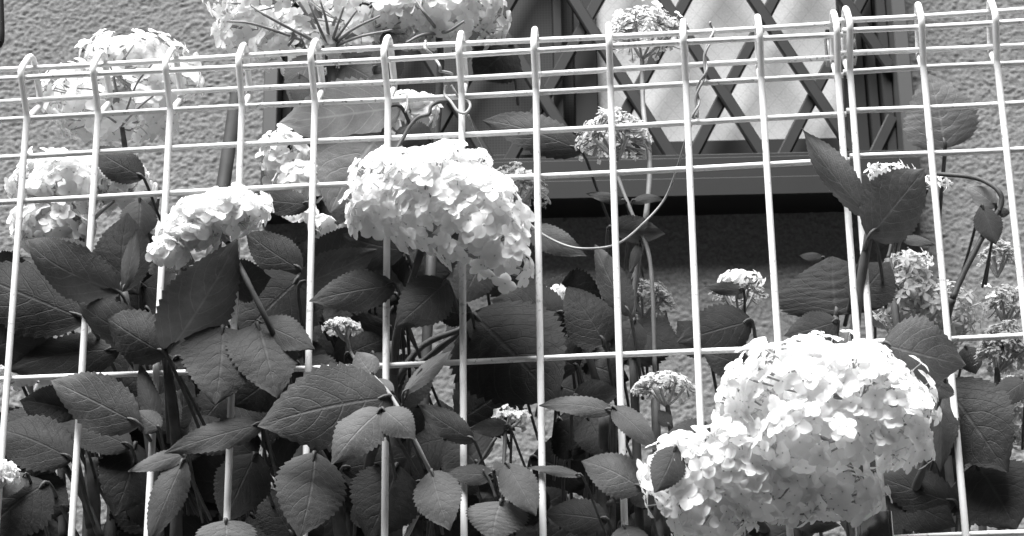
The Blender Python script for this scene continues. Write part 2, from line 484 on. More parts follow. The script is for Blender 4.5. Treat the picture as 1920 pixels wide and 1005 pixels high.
# diamond lattice in front of the window
lattice = empty('window_lattice', wp((uL0 + uR1) / 2, zB2))
lattice.parent = house
lattice.matrix_parent_inverse = world_of(house).inverted()
LP = 0.019
def lattice_bars():
    tanb = 1 / 0.53
    zt, zb = zT - 0.003, zB2 + 0.002
    u_lo, u_hi = uL1 + 0.002, uR0 - 0.002
    for sgn, px, py, p in ((-1, 1512, 150, LP + 0.0042), (1, 1357, 180, LP - 0.0042)):
        u0, z0 = wall_uv(px, py, p)
        pitch = wall_uv(px + 170, py, p)[0] - u0
        for k in range(-12, 10):
            uu = u0 + k * pitch                      # u at height z0; u(z) = uu + sgn*(z-z0)/tanb
            ends = []
            za, zc = zb, zt
            fu = lambda z: uu + sgn * (z - z0) / tanb
            for lim in (u_lo, u_hi):
                zl = z0 + (lim - uu) * sgn * tanb
                if za < zl < zc:
                    if fu((za + zl) / 2) < u_lo or fu((za + zl) / 2) > u_hi: za = zl
                    else: zc = zl
            m_ = fu((za + zc) / 2)
            if m_ < u_lo or m_ > u_hi or zc - za < 0.02: continue
            a, b = wp(fu(za), za, p), wp(fu(zc), zc, p)
            d = (b - a); L = d.length; d.normalize()
            side = d.cross(WN).normalized()
            mb = MB()
            mb.box((a + b) / 2, side * 0.0066, WN * 0.0040, d * (L / 2 - 0.003), 0, 0.0018)
            mb.build('lattice_bar', M_BAR, lattice)
lattice_bars()

# ------------------------------------------------------------------ fence
def fence_panel(label, x0, n, pitch, zoff, h_lo, h_hi):
    pan = empty('wire_fence', (x0 + pitch * (n - 1) / 2, 0, 1.30))
    tag(pan, label, 'fence', 'white wire mesh fence panels')
    zb = Z0 + zoff
    prof = [(0.0, -0.70), (0.0, -0.35), (0.0, 0.0), (0.0, 0.0265), (-0.0012, 0.0300), (-0.0150, 0.0500), (-0.0163, 0.0535), (-0.0150, 0.0575),
            (-0.0055, 0.0690), (-0.0010, 0.0722), (0.0040, 0.0725), (0.0085, 0.0695), (0.0105, 0.0660), (0.0222, 0.0510), (0.0226, 0.0470), (0.0205, 0.0435), (0.0035, 0.0285), (0.0030, 0.0235)]
    me = None
    for i in range(n):
        if me is None:
            mb = MB()
            mb.tube([(0, y, z) for y, z in prof], 0.00225, 10)
            me = mb.mesh('vertical_wire'); me.materials.append(M_WIRE)
        o = link('vertical_wire', me, pan)
        o.location = (x0 + i * pitch, random.uniform(-0.0004, 0.0004), zb)
        o.rotation_euler = (random.uniform(-0.004, 0.004), random.uniform(-0.003, 0.003), random.uniform(-0.05, 0.05))
    rows = [(-0.0118, 0.0508), (0.0072, 0.0680), (0.0185, 0.0482), (0.0041, 0.0281), (0.0041, 0.0), (0.0041, -0.0325)] + [(0.0041, -0.1585 - 0.125 * k) for k in range(4)] + [(0.0041, -0.68)]
    for y, z in rows:
        mb = MB()
        k = 24
        ph, am = random.uniform(0, 6), 0.0006
        pts = [(x0 - h_lo + (pitch * (n - 1) + h_lo + h_hi) * j / k, y, zb + z + am * math.sin(ph + j * 0.45)) for j in range(k + 1)]
        mb.tube(pts, 0.0019, 10)
        mb.build('horizontal_wire', M_WIRE, pan, True)
    return pan
fence_panel('long white wire mesh fence panel in front of the diamond-lattice window', -0.15, 15, 0.05, 0.0, 0.004, 0.004)
fence_panel('white wire mesh fence panel in front of bare stucco, beside the window jamb', 0.5582, 8, 0.0478, 0.0026, 0.004, 0.05)

def clamp(label, px, py, d, w, h, bolt_up):
    c = P(px, py, d)
    t = empty('fence_clamp', c)
    tag(t, label, 'clamp')
    mb = MB()
    X, Z, Yv = Vector((1, 0, 0)), Vector((0, 0, 1)), Vector((0, -1, 0))
    mb.box(c, X * w, Yv * 0.0016, Z * h, 0, 0.0008)
    for s in (-1, 1):
        mb.box(c + X * s * (w + 0.0004) - Yv * 0.006, X * 0.0012, Yv * 0.0075, Z * h, 0, 0.0006)
    mb.build('plate', M_ZINC, t)
    mb = MB()
    bc = c + Z * bolt_up + Yv * 0.0017
    for r, y0, y1, n in ((0.0072, 0, 0.0014, 20), (0.0052, 0.0014, 0.0058, 6)):
        mb.tube([bc + Yv * y0, bc + Yv * y1], r, n)
    mb.build('bolt', M_ZINC, t)
clamp('shiny bolted steel clamp joining the two fence panels low behind the largest flower head', 1641, 1000, -0.0075, 0.0092, 0.0130, 0.0005)
clamp('dull clip joining the looped tops of the two fence panels', 1577, 82, 0.026, 0.0085, 0.0105, 0.0)

# ------------------------------------------------------------------ plant builders
def leaf_mesh(B, T, width, nrm, shape='o', arch=0.06, fold=0.12, curl=0.0, wave=0.03, petiole=None, seed=0, teeth=1.0):
    r = random.Random(seed)
    n, m = 60, 5
    Lv = T - B; L = Lv.length; t = Lv / L
    nrm = (nrm - t * nrm.dot(t)).normalized()
    side = t.cross(nrm)
    verts, uvs, faces = [], [], []
    asym = r.uniform(-0.07, 0.07); phw = r.uniform(0, 6)
    nt_ = r.choice((15, 17, 19))
    for i in range(n + 1):
        s = i / n
        if shape == 'r':   wd = math.sin(math.pi * s ** 0.62) ** 0.72 * (1 - 0.25 * s)
        elif shape == 'n': wd = math.sin(math.pi * s ** 0.85) ** 0.95
        else:              wd = math.sin(math.pi * s ** 0.74) ** 0.88 * (1 - 0.12 * s)
        wd = max(wd, 0.012) * width / 2
        tip = max(0.0, (s - 0.86) / 0.14)
        wd *= 1 - 0.28 * tip * (1 - tip) * 2
        axis = asym * math.sin(math.pi * s) * width * 0.6
        up = arch * L * 4 * s * (1 - s) - curl * L * s * s
        for j in range(-m, m + 1):
            q = j / m
            tooth = 0.0
            if abs(j) == m and 0.04 < s < 0.97:
                fr = (s * nt_ + (0.3 if j > 0 else 0.0)) % 1.0
                tooth = teeth * 0.13 * (fr - 0.45)
            x = q * wd * (1 + tooth)
            fwd = (abs(q) ** 1.6) * 0.035 * L * math.sin(math.pi * s)
            z = up - fold * abs(q) ** 1.3 * wd + wave * L * 0.5 * math.sin(phw + s * 9 + q * 2) * abs(q) ** 2
            ph = (s - 0.36 * abs(q) ** 1.45) * 6.5
            z += 0.020 * width * abs(math.sin(math.pi * (ph + 0.5))) * (1 - abs(q) ** 4) * (0.3 + 0.7 * min(1, abs(q) * 3)) * math.sin(math.pi * s) ** 0.4
            verts.append(B + t * (s * L + fwd) + side * (x + axis) + nrm * z)
            uvs.append((s, q * 0.5 + 0.5))
    c = 2 * m + 1
    for i in range(n):
        for j in range(c - 1):
            faces.append((i * c + j, i * c + j + 1, (i + 1) * c + j + 1, (i + 1) * c + j))
    mb = MB(); mb.add(verts, faces)
    nv = len(verts)
    if petiole:
        pr = 0.0008 + 0.012 * width
        pth = smooth_path([petiole, (petiole + B) / 2 - nrm * L * 0.03, B, B + t * L * 0.16 + nrm * (arch * L * 0.5 - 0.0008)], 4)
        mb.tube(pth, [pr] * (len(pth) - 4) + [pr * 0.9, pr * 0.75, pr * 0.5, pr * 0.3], 6, mi=1)
    me = mb.mesh('leaf')
    ul = me.uv_layers.new(name='UVMap')
    idx = np.empty(len(me.loops), dtype=np.int32); me.loops.foreach_get('vertex_index', idx)
    uva = np.array(uvs + [(0.5, 0.5)] * (len(mb.v) - nv))
    ul.data.foreach_set('uv', uva[idx].ravel())
    me.materials.append(M_LEAF); me.materials.append(M_STEM)
    return me

leaf_seed = [100]
def leaf(plant, bx, by, tx, ty, w, d, alb, roll=None, dt=None, shape='o', arch=0.05, fold=0.14, curl=0.05, wave=0.035, pet=None, teeth=1.0):
    leaf_seed[0] += 1
    r = random.Random(leaf_seed[0])
    B = P(bx, by, d)
    Lpx = math.hypot(tx - bx, ty - by)
    if dt is None:
        dt = -0.30 * Lpx * mpp(B) if ty > by - 5 else 0.06 * Lpx * mpp(B)
    T = P(tx, ty, d + dt)
    mid = (B + T) / 2
    view = (CAM - mid).normalized()
    t = (T - B).normalized()
    nrm = (view - t * view.dot(t)).normalized()
    if roll is None:
        # lean the blade towards the sky
        side = t.cross(nrm)
        roll = (18 if side.z > 0 else -18) * abs(side.z) + r.uniform(-9, 9)
    nrm = Matrix.Rotation(math.radians(roll), 3, t) @ nrm
    wid = 1.22 * w * mpp(mid) / max(0.35, math.cos(math.radians(roll)))
    if pet is not None:
        pp = P(pet[0], pet[1], pet[2] if len(pet) > 2 else d + 0.02)
    else:
        pp = B - t * (0.14 * (T - B).length) + Vector((r.uniform(-.01, .01), 0.055, -0.034))
    me = leaf_mesh(B, T, wid, nrm, shape, arch, fold, curl, wave, pp, leaf_seed[0], teeth)
    o = link('leaf', me, plant)
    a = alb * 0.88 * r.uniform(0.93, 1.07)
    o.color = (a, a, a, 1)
    return o

def stem(plant, pts, r0, r1=None, mat=None, name='stem'):
    """pts: (px, py, depth) from the bottom up"""
    path = smooth_path([P(*p) for p in pts], 6)
    r1 = r1 if r1 is not None else r0
    k = len(path)
    rr = [(r0 + (r1 - r0) * i / (k - 1)) * (1 + 0.06 * math.sin(i * 1.7)) for i in range(k)]
    mb = MB(); mb.tube(path, rr, 8)
    return mb.build(name, mat or M_STEM, plant, True)

# florets: four rounded, cupped petals round a small centre
def floret_mesh(seed, kind='round'):
    r = random.Random(seed); mb = MB()
    for k in range(4):
        a = math.pi / 2 * k + r.uniform(-0.16, 0.16)
        ln = r.uniform(0.86, 1.08); wd = r.uniform(0.82, 1.02) * (0.5 if kind == 'oblong' else 1.0)
        tilt = r.uniform(-0.05, 0.4); cup = r.uniform(0.0, 0.25); tw = r.uniform(-0.18, 0.18)
        ca, sa = math.cos(a), math.sin(a)
        vs_, fs = [], []
        N, Mh = 6, 2
        for i in range(N + 1):
            s = i / N
            w = 0.50 * wd * (max(0.0, math.sin(math.pi * min(1, (0.05 + 0.93 * s)) ** 1.12)) ** 0.58)
            for j in range(-Mh, Mh + 1):
                q = j / Mh
                x = 0.05 + ln * s * (1.0 - 0.05 * q * q * s)
                y = q * w
                z = tilt * x * 0.7 - cup * x * x + 0.16 * q * q * w + tw * y * s + 0.015 * math.sin(5 * s + q * 3 + seed)
                vs_.append((x * ca - y * sa, x * sa + y * ca, z + 0.012 * k))
        c = 2 * Mh + 1
        for i in range(N):
            for j in range(c - 1):
                fs.append((i * c + j, i * c + j + 1, (i + 1) * c + j + 1, (i + 1) * c + j))
        mb.add(vs_, fs, 0)
    cz = 0.10; rr = 0.085
    mb.add([(rr, 0, cz * .5), (0, rr, cz * .5), (-rr, 0, cz * .5), (0, -rr, cz * .5), (0, 0, cz * 1.5), (0, 0, -0.05)],
           [(0, 1, 4), (1, 2, 4), (2, 3, 4), (3, 0, 4), (1, 0, 5), (2, 1, 5), (3, 2, 5), (0, 3, 5)], 1)
    mb.tube([(0, 0, 0), (0.05, 0.02, -0.5), (0.02, 0.0, -1.0)], 0.045, 5, mi=1)
    me = mb.mesh('floret'); me.materials.append(M_PETAL); me.materials.append(M_BUD)
    me.polygons.foreach_set('use_smooth', [True] * len(me.polygons))
    return me
FLORETS = [floret_mesh(s) for s in range(7)]
OBLONG = [floret_mesh(s, 'oblong') for s in range(20, 25)]

def rot_to(n, spin):
    q = Vector((0, 0, 1)).rotation_difference(n)
    return q.to_matrix() @ Matrix.Rotation(spin, 3, 'Z')

def join_florets(items, name, parent, variants):
    vs_, fs, mi, off = [], [], [], 0
    cache = {}
    for k, (p, n, sz, sp) in enumerate(items):
        me = variants[k % len(variants)]
        if me not in cache:
            co = np.empty(len(me.vertices) * 3); me.vertices.foreach_get('co', co)
            cache[me] = (co.reshape(-1, 3), [tuple(pl.vertices) for pl in me.polygons], [pl.material_index for pl in me.polygons])
        co, fc, mm = cache[me]
        Rm = np.array(rot_to(n, sp)) * sz
        vs_.append(co @ Rm.T + np.array(p))
        fs += [tuple(i + off for i in f) for f in fc]; mi += mm
        off += len(co)
    if not items: return
    me = bpy.data.meshes.new(name)
    me.from_pydata(np.concatenate(vs_).tolist(), [], fs)
    me.polygons.foreach_set('material_index', mi); me.update()
    me.materials.append(M_PETAL); me.materials.append(M_BUD)
    o = link(name, me, parent)
    o['kind'] = 'stuff'
    return o

used_florets = {}
def flower_head(plant, lobes, d, count, hub, fl_px=19.0, bright=0.82, cut=-0.45, lean=0.35, seed=1, thick=0.75, loose=0.0, variants=None, rays=40, cap=None, depth_k=0.85, stuff=False):
    """lobes: (px, py, rx, ry[, depth offset]) ellipsoids in photograph pixels; hub: where the stalks start (px, py, depth)"""
    r = random.Random(seed)
    variants = variants or FLORETS
    hubp = P(*hub)
    E = []
    for lb in lobes:
        c = P(lb[0], lb[1], d + (lb[4] if len(lb) > 4 else 0.0)); k = mpp(c)
        E.append((c, lb[2] * k, lb[3] * k, 0.5 * (lb[2] + lb[3]) * k * depth_k))
    tot = sum(a * b for _, a, b, _ in E)
    axis = (Vector((0, 0, 1)) + Vector((0, -1, 0)) * lean).normalized()
    k = mpp(E[0][0])
    sz0 = fl_px * 1.28 * k
    items = []
    for ei, (c, a, b, e) in enumerate(E):
        n = int(1.3 * count * a * b / tot)
        for i in range(n):
            u = 1 - 2 * (i + 0.5) / n; th = 2.39996 * i + r.uniform(-0.3, 0.3)
            q = math.sqrt(1 - u * u)
            dv = Vector((q * math.cos(th), q * math.sin(th), u))
            if dv.dot(axis) < cut + r.uniform(-0.12, 0.12): continue
            f = r.uniform(thick, 1.0) if r.random() < 0.6 else r.uniform(0.93, 1.17)
            p = c + RIGHT * (dv.x * a * f) + Vector((0, 1, 0)) * (dv.y * e * f) + UP * (dv.z * b * f)
            inside = False
            for ej, (c2, a2, b2, e2) in enumerate(E):
                if ej == ei: continue
                w = p - c2
                if (w.dot(RIGHT) / a2) ** 2 + (w.y / e2) ** 2 + (w.dot(UP) / b2) ** 2 < 0.5: inside = True
            if inside or r.random() < loose: continue
            nn = (dv.x * RIGHT + dv.y * Vector((0, 1, 0)) + dv.z * UP + Vector((r.uniform(-1, 1), r.uniform(-1, 1), r.uniform(-1, 1))) * 0.40 + Vector((0, 0, 0.10))).normalized()
            items.append((p, nn, sz0 * r.uniform(0.74, 1.12), r.uniform(0, 6.28)))
    # branching stalks
    mb = MB()
    pick = items[:]; r.shuffle(pick)
    nb = max(4, min(7, rays // 6))
    main = []
    for j in range(nb):
        tgt = pick[j % len(pick)][0] if pick else hubp
        main.append(hubp.lerp(tgt, 0.55) + Vector((0, 0, 0.004)))
        pth = smooth_path([hubp, hubp.lerp(main[-1], 0.5) + Vector((0, 0, 0.002)), main[-1]], 4)
        mb.tube(pth, [0.0017 - 0.0006 * i / len(pth) for i in range(len(pth))], 6)
    for p, nn, s_, _ in pick[:rays]:
        st = min(main, key=lambda q: (q - p).length)
        e = p - nn * s_ * 0.4
        mb.tube(smooth_path([st, st.lerp(e, 0.5) - Vector((0, 0, 0.002)), e], 3), 0.00065, 5)
    head = mb.build('flower_head', M_RAY, plant, True)
    cx = lambda it: (it[0] - CAM).dot(FWD) - 0.02 * (it[1].dot((CAM - it[0]).normalized()))
    items.sort(key=cx)
    cap_left = 300 - used_florets.get(plant.name, 0) if cap is None else cap
    nobj = 0 if stuff else min(len(items), max(0, cap_left))
    hinv = world_of(head).inverted()
    for i, (p, nn, s_, sp) in enumerate(items[:nobj]):
        o = bpy.data.objects.new('floret', variants[i % len(variants)])
        col.objects.link(o)
        o.parent = head; o.matrix_parent_inverse = hinv
        o.matrix_basis = Matrix.Translation(p) @ (rot_to(nn, sp).to_4x4() @ Matrix.Diagonal((s_, s_, s_ * r.uniform(0.7, 1.2), 1)))
        bb = min(0.95, 1.06 * bright * r.uniform(1.0, 1.1))
        o.color = (bb, bb, bb, 1)
    used_florets[plant.name] = used_florets.get(plant.name, 0) + nobj
    if len(items) > nobj:
        o = join_florets(items[nobj:], 'back_florets', head, variants)
        o.color = (bright, bright, bright, 1)
    return head

def bud_corymb(plant, px, py, rx, ry, d, n, hub, bright=0.6, sz=3.4, seed=3, petals=0, main=6):
    """lacy flat head of small buds on a fan of stalks"""
    r = random.Random(seed)
    c = P(px, py, d); k = mpp(c)
    hubp = P(*hub)
    items = []; mb = MB(); ends = []
    for j in range(main):
        a = 2 * math.pi * j / main + r.uniform(-.3, .3); q = r.uniform(0.35, 0.7)
        e = c + RIGHT * (rx * k * q * math.cos(a)) + Vector((0, 1, 0)) * (rx * k * q * math.sin(a)) - UP * ry * k * 0.35
        ends.append(e)
        mb.tube(smooth_path([hubp, hubp.lerp(e, 0.5) - UP * 0.001, e], 4), 0.0010, 6)
    n = int(n * 1.5)
    for i in range(n):
        q = math.sqrt((i + 0.5) / n); a = 2.39996 * i + r.uniform(-0.4, 0.4)
        h = (1 - q * q) * 0.9 + r.uniform(-0.25, 0.25)
        p = c + RIGHT * (rx * k * q * math.cos(a)) + Vector((0, 1, 0)) * (rx * k * q * math.sin(a)) + UP * (ry * k * (h * 1.5 - 0.75))
        st = min(ends, key=lambda e: (e - p).length)
        if i % 2 == 0: mb.tube([st, st.lerp(p, 0.55) - UP * 0.0008, p], 0.00045, 4)
        nn = (p - hubp + Vector((r.uniform(-1, 1), r.uniform(-1, 1), r.uniform(-1, 1))) * 0.010).normalized()
        items.append((p, nn, 1.45 * sz * k * r.uniform(0.6, 1.3), r.uniform(0, 6.28)))
    head = mb.build('flower_head', M_RAY, plant, True)
    o = join_florets(items, 'bud_cluster', head, OBLONG[:2] + FLORETS)
    bright = min(0.9, bright * 1.1); o.color = (bright, bright, bright, 1)
    hinv = world_of(head).inverted()
    for i in range(petals):
        a = r.uniform(0, 6.28); q = r.uniform(0.5, 1.0)
        p = c + RIGHT * (rx * k * q * math.cos(a)) + Vector((0, 1, 0)) * (rx * k * q * math.sin(a)) + UP * (ry * k * r.uniform(-0.3, 0.7))
        f = bpy.data.objects.new('floret', FLORETS[i % 7]); col.objects.link(f)
        f.parent = head; f.matrix_parent_inverse = hinv
        nn = (UP + Vector((r.uniform(-1, 1), r.uniform(-1, 1), 0)) * 0.8).normalized()
        s_ = 12 * k * r.uniform(0.7, 1.1)
        f.matrix_basis = Matrix.Translation(p) @ (rot_to(nn, r.uniform(0, 6)).to_4x4() @ Matrix.Diagonal((s_, s_, s_, 1)))
        f.color = (0.82, 0.82, 0.82, 1)
    return head

def shrub(label, px, d):
    q = P(px, 900, d)
    o = empty('hydrangea_shrub', (q.x, q.y, SOIL))
    tag(o, label, 'shrub', 'white hydrangeas behind the wire fence')
    return o
def root(plant, px, py, d, r=0.004, mat=None):
    """stem from the soil up to a pixel"""
    top = P(px, py, d); b = plant.location
    path = smooth_path([Vector((b.x + random.uniform(-.03, .03), b.y + random.uniform(-.02, .02), SOIL - 0.01)), Vector((b.x * .5 + top.x * .5, b.y * .4 + top.y * .6, (SOIL + top.z) / 2)), top], 8)
    mb = MB(); mb.tube(path, r, 8)
    mb.build('stem', mat or M_STEM, plant, True)


# ------------------------------------------------------------------ plants
# each leaf: base px, tip px, width px, depth behind the fence, reflectance
A1 = shrub('hydrangea with broad saw-edged leaves and a flat-topped flower head leaning out through the left mesh', 300, 0.06)
for a, k in [
    ((225, 548, 45, 450, 84, -0.012, .080), dict(roll=-22, arch=.16, fold=.25, pet=(262, 640, .0))),
    ((165, 602, -75, 500, 118, .020, .042), dict(arch=.08, fold=.2)),
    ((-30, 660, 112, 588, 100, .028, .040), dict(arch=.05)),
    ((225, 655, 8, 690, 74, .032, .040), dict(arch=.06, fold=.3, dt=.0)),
    ((305, 655, 138, 566, 74, -.008, .072), dict(arch=.10, fold=.25, roll=-25)),
    ((312, 665, 194, 592, 84, -.016, .068), dict(arch=.10, fold=.3, roll=-15)),
    ((312, 664, 448, 452, 112, -.014, .082), dict(roll=20, arch=.10, fold=.18, dt=-.02)),
    ((228, 548, 238, 395, 92, .030, .032), {}),
    ((262, 372, 258, 446, 60, .055, .060), dict(fold=.5)),
    ((231, 550, 256, 430, 26, .010, .075), dict(shape='n')),
    ((420, 528, 508, 522, 70, -.006, .058), dict(roll=25)),
    ((565, 520, 440, 640, 120, .050, .034), {}),
    ((566, 508, 458, 432, 66, .060, .034), {}),
    ((582, 384, 472, 372, 44, .090, .040), {}),
    ((262, 796, 92, 712, 92, -.014, .115), dict(arch=.08, fold=.12, roll=-8)),
    ((292, 802, 262, 678, 34, -.008, .052), dict(fold=.4)),
    ((300, 805, 252, 768, 40, -.012, .085), dict(fold=.3)),
    ((135, 862, -20, 798, 92, .030, .046), dict(arch=.08)),
    ((246, 838, 108, 790, 62, .035, .040), {}),
    ((142, 770, 35, 748, 70, .045, .030), {}),
    ((352, 850, 240, 882, 30, -.012, .120), dict(roll=20)),
    ((345, 862, 279, 1012, 56, -.012, .070), dict(fold=.3, curl=.1)),
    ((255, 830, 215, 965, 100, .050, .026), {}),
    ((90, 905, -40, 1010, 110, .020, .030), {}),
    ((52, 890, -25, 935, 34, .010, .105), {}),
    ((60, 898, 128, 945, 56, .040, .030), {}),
    ((270, 335, 172, 275, 56, .090, .036), dict(arch=.1)),
]: leaf(A1, *a, **k)
stem(A1, [(560, 800, .06), (535, 690, .03), (515, 632, -.010), (470, 540, -.024), (428, 455, -.018)], .0022, .0018)
stem(A1, [(330, 1040, .06), (330, 830, .03), (311, 664, -.006)], .0042, .0032)
stem(A1, [(300, 1040, .06), (290, 900, .05), (262, 700, .03), (232, 548, .004)], .004, .003)
stem(A1, [(118, 1010, .09), (116, 930, .09), (115, 872, .09)], .0032, .0030, M_TWIG)
stem(A1, [(190, 1010, .08), (165, 950, .08), (120, 870, .085)], .0026, .0022, M_TWIG)
stem(A1, [(176, 1010, .10), (176, 930, .10), (172, 860, .10)], .0050, .0042, M_TWIG)
stem(A1, [(168, 990, .09), (158, 930, .09), (146, 868, .09)], .0026, .002, M_TWIG)
root(A1, 330, 1040, .06); root(A1, 300, 1040, .06); root(A1, 118, 1010, .09); root(A1, 176, 1010, .10, .005, M_TWIG)
flower_head(A1, [(436, 396, 70, 32), (395, 412, 74, 34, -.002), (352, 438, 54, 31, -.005), (316, 470, 28, 22, -.008)], -.022, 270, (428, 456, -.01), 19, .84, cut=-.5, seed=11, rays=30)
bud_corymb(A1, 8, 882, 24, 24, -.01, 26, (0, 915, 0), .8, 8, seed=4)

A2 = shrub('hydrangea raising two loose flower heads before bare stucco at the plain end of the wall', 180, 0.14)
stem(A2, [(240, 560, .12), (246, 420, .12), (241, 330, .125), (228, 232, .13)], .0026, .0019)
stem(A2, [(180, 640, .12), (168, 540, .11), (150, 430, .11)], .0026, .002)
for q in ([(228, 232, .128), (190, 175, .09), (145, 165, .07)], [(228, 230, .128), (215, 150, .09), (205, 120, .08)], [(229, 230, .128), (255, 160, .09), (285, 120, .08)], [(228, 236, .128), (262, 200, .09), (300, 170, .08)], [(226, 236, .128), (195, 215, .09), (160, 205, .08)]):
    stem(A2, q, .0009, .0006, M_STALK)
root(A2, 240, 560, .12); root(A2, 180, 640, .12)
flower_head(A2, [(250, 118, 108, 50), (140, 180, 62, 55), (320, 150, 58, 38), (215, 205, 105, 62)], .13, 250, (228, 226, .13), 18, .80, cut=-.75, seed=21, loose=.20, rays=70, lean=.1)
flower_head(A2, [(118, 350, 100, 58), (100, 425, 72, 44), (240, 352, 46, 40)], .11, 190, (150, 440, .11), 18, .80, cut=-.7, seed=22, rays=50)
flower_head(A2, [(55, 705, 62, 36)], .10, 50, (60, 740, .1), 16, .8, seed=23, rays=12)
leaf(A2, 246, 420, 300, 372, 36, .13, .045)

B1 = shrub('hydrangea whose large drooping flower head spills out through the middle of the mesh', 780, 0.08)
stem(B1, [(740, 700, .06), (745, 620, .04), (768, 540, .02), (795, 450, .0), (800, 400, -.004)], .0028, .0022)
stem(B1, [(700, 800, .08), (780, 660, .07), (870, 615, .06)], .0026, .002)
stem(B1, [(780, 690, .08), (840, 640, .07), (900, 600, .06)], .0028, .002)
stem(B1, [(742, 1010, .09), (735, 800, .08), (735, 640, .06)], .0048, .004)
root(B1, 742, 1010, .09, .005); root(B1, 700, 800, .08)
flower_head(B1, [(795, 372, 138, 90), (718, 402, 66, 64), (845, 398, 122, 104, -.002), (900, 436, 84, 92, -.004), (945, 486, 44, 66, -.004)], -.022, 560, (800, 440, .0), 19, .83, cut=-.55, seed=31, rays=60)
for a, k in [
    ((560, 535, 708, 470, 66, .020, .052), dict(roll=20)),
    ((742, 535, 580, 563, 66, -.006, .062), dict(roll=14, arch=.08)),
    ((840, 528, 742, 612, 84, -.010, .072), dict(arch=.10, fold=.2)),
    ((885, 592, 808, 578, 46, .030, .030), {}),
    ((885, 588, 1045, 752, 190, .045, .036), dict(arch=.06, dt=-.03)),
    ((1062, 590, 918, 560, 80, .060, .040), {}),
    ((1135, 645, 1062, 535, 88, .040, .036), dict(shape='r')),
    ((985, 428, 1098, 478, 46, .12, .050), {}),
    ((905, 480, 860, 570, 70, .055, .060), {}),
    ((520, 640, 600, 500, 90, .075, .032), {}),
    ((760, 470, 640, 440, 80, .075, .034), {}),
    ((860, 790, 985, 700, 120, .07, .032), {}),
    ((750, 560, 660, 480, 90, .085, .030), {}),
]: leaf(B1, *a, **k)

B2 = shrub('tallest hydrangea, its wide flower heads seen from below above the fence top', 700, 0.20)
stem(B2, [(640, 420, .19), (632, 300, .19), (628, 180, .18), (615, 90, .18)], .0048, .0036)
stem(B2, [(812, 420, .19), (818, 260, .19), (826, 120, .18), (822, 55, .18), (820, -30, .18)], .0034, .0024)
stem(B2, [(640, 640, .19), (642, 520, .19), (640, 420, .19)], .005, .0048)
for q in ([(614, 90, .178), (560, 62, .15), (500, 30, .13), (470, 10, .13)], [(612, 92, .178), (540, 66, .15), (470, 44, .13), (425, 40, .13)], [(616, 88, .178), (598, 50, .15), (582, 10, .14), (575, -10, .14)],
          [(618, 86, .178), (612, 40, .15), (600, 0, .14)], [(620, 86, .178), (632, 50, .15), (645, 12, .14)], [(622, 88, .178), (660, 56, .15), (712, 30, .14)], [(622, 90, .178), (670, 70, .15), (735, 56, .14)], [(618, 88, .178), (640, 60, .16), (668, 20, .15)]):
    stem(B2, q, .0014, .0008, M_STALK)
for q in ([(824, 62, .178), (790, 66, .16), (762, 80, .15)], [(824, 60, .178), (842, 58, .16), (870, 40, .15)], [(823, 60, .178), (800, 30, .15), (780, 0, .15)]):
    stem(B2, q, .0016, .0009, M_STALK)
root(B2, 640, 640, .19, .005); root(B2, 812, 420, .19, .004)
flower_head(B2, [(575, 8, 165, 70), (465, 62, 58, 42), (705, 30, 80, 62), (560, 90, 90, 45)], .18, 330, (612, 95, .18), 17, .78, cut=-.62, seed=41, loose=.16, rays=80, lean=.0)
flower_head(B2, [(850, 20, 92, 72), (760, 30, 66, 58)], .18, 180, (826, 66, .18), 18, .80, cut=-.7, seed=42, rays=34, lean=.0)
flower_head(B2, [(535, 300, 40, 55), (560, 350, 40, 45)], .14, 75, (560, 400, .14), 17, .8, cut=-.8, seed=43, rays=14)
flower_head(B2, [(775, 212, 48, 36), (680, 185, 36, 20)], .15, 46, (760, 250, .16), 17, .82, seed=44, rays=10)
flower_head(B2, [(560, 392, 32, 14), (602, 420, 18, 16)], .11, 16, (580, 420, .12), 15, .78, cut=-1.2, seed=45, rays=6)
for a, k in [
    ((752, 200, 524, 232, 112, .055, .29), dict(arch=.03, fold=.06, roll=-12, dt=-.01)),  # pale underside, with backlight also put into the high reflectance
    ((728, 238, 618, 394, 165, .065, .26), dict(arch=.05, fold=.08, shape='r', dt=-.01)),  # backlight and pale underside both in this reflectance
    ((810, 262, 740, 250, 50, .045, .024), {}),
    ((700, 130, 760, 96, 60, .17, .110), {}),
    ((640, 120, 720, 165, 70, .18, .100), {}),
    ((590, 100, 545, 190, 62, .165, .130), dict(roll=10)),
    ((560, 140, 572, 210, 40, .155, .030), {}),
    ((960, 80, 890, 145, 90, .22, .032), {}),
    ((1092, 285, 902, 222, 64, .16, .055), dict(arch=.12, fold=.2, roll=15)),
    ((720, 60, 742, 95, 30, .17, .050), {}),
    ((640, 330, 600, 440, 90, .16, .030), {}),
    ((700, 300, 660, 420, 60, .15, .030), {}),
]: leaf(B2, *a, **k)
bud_corymb(B2, 965, 340, 66, 34, .20, 190, (965, 395, .20), .34, 4.2, seed=51, petals=6)

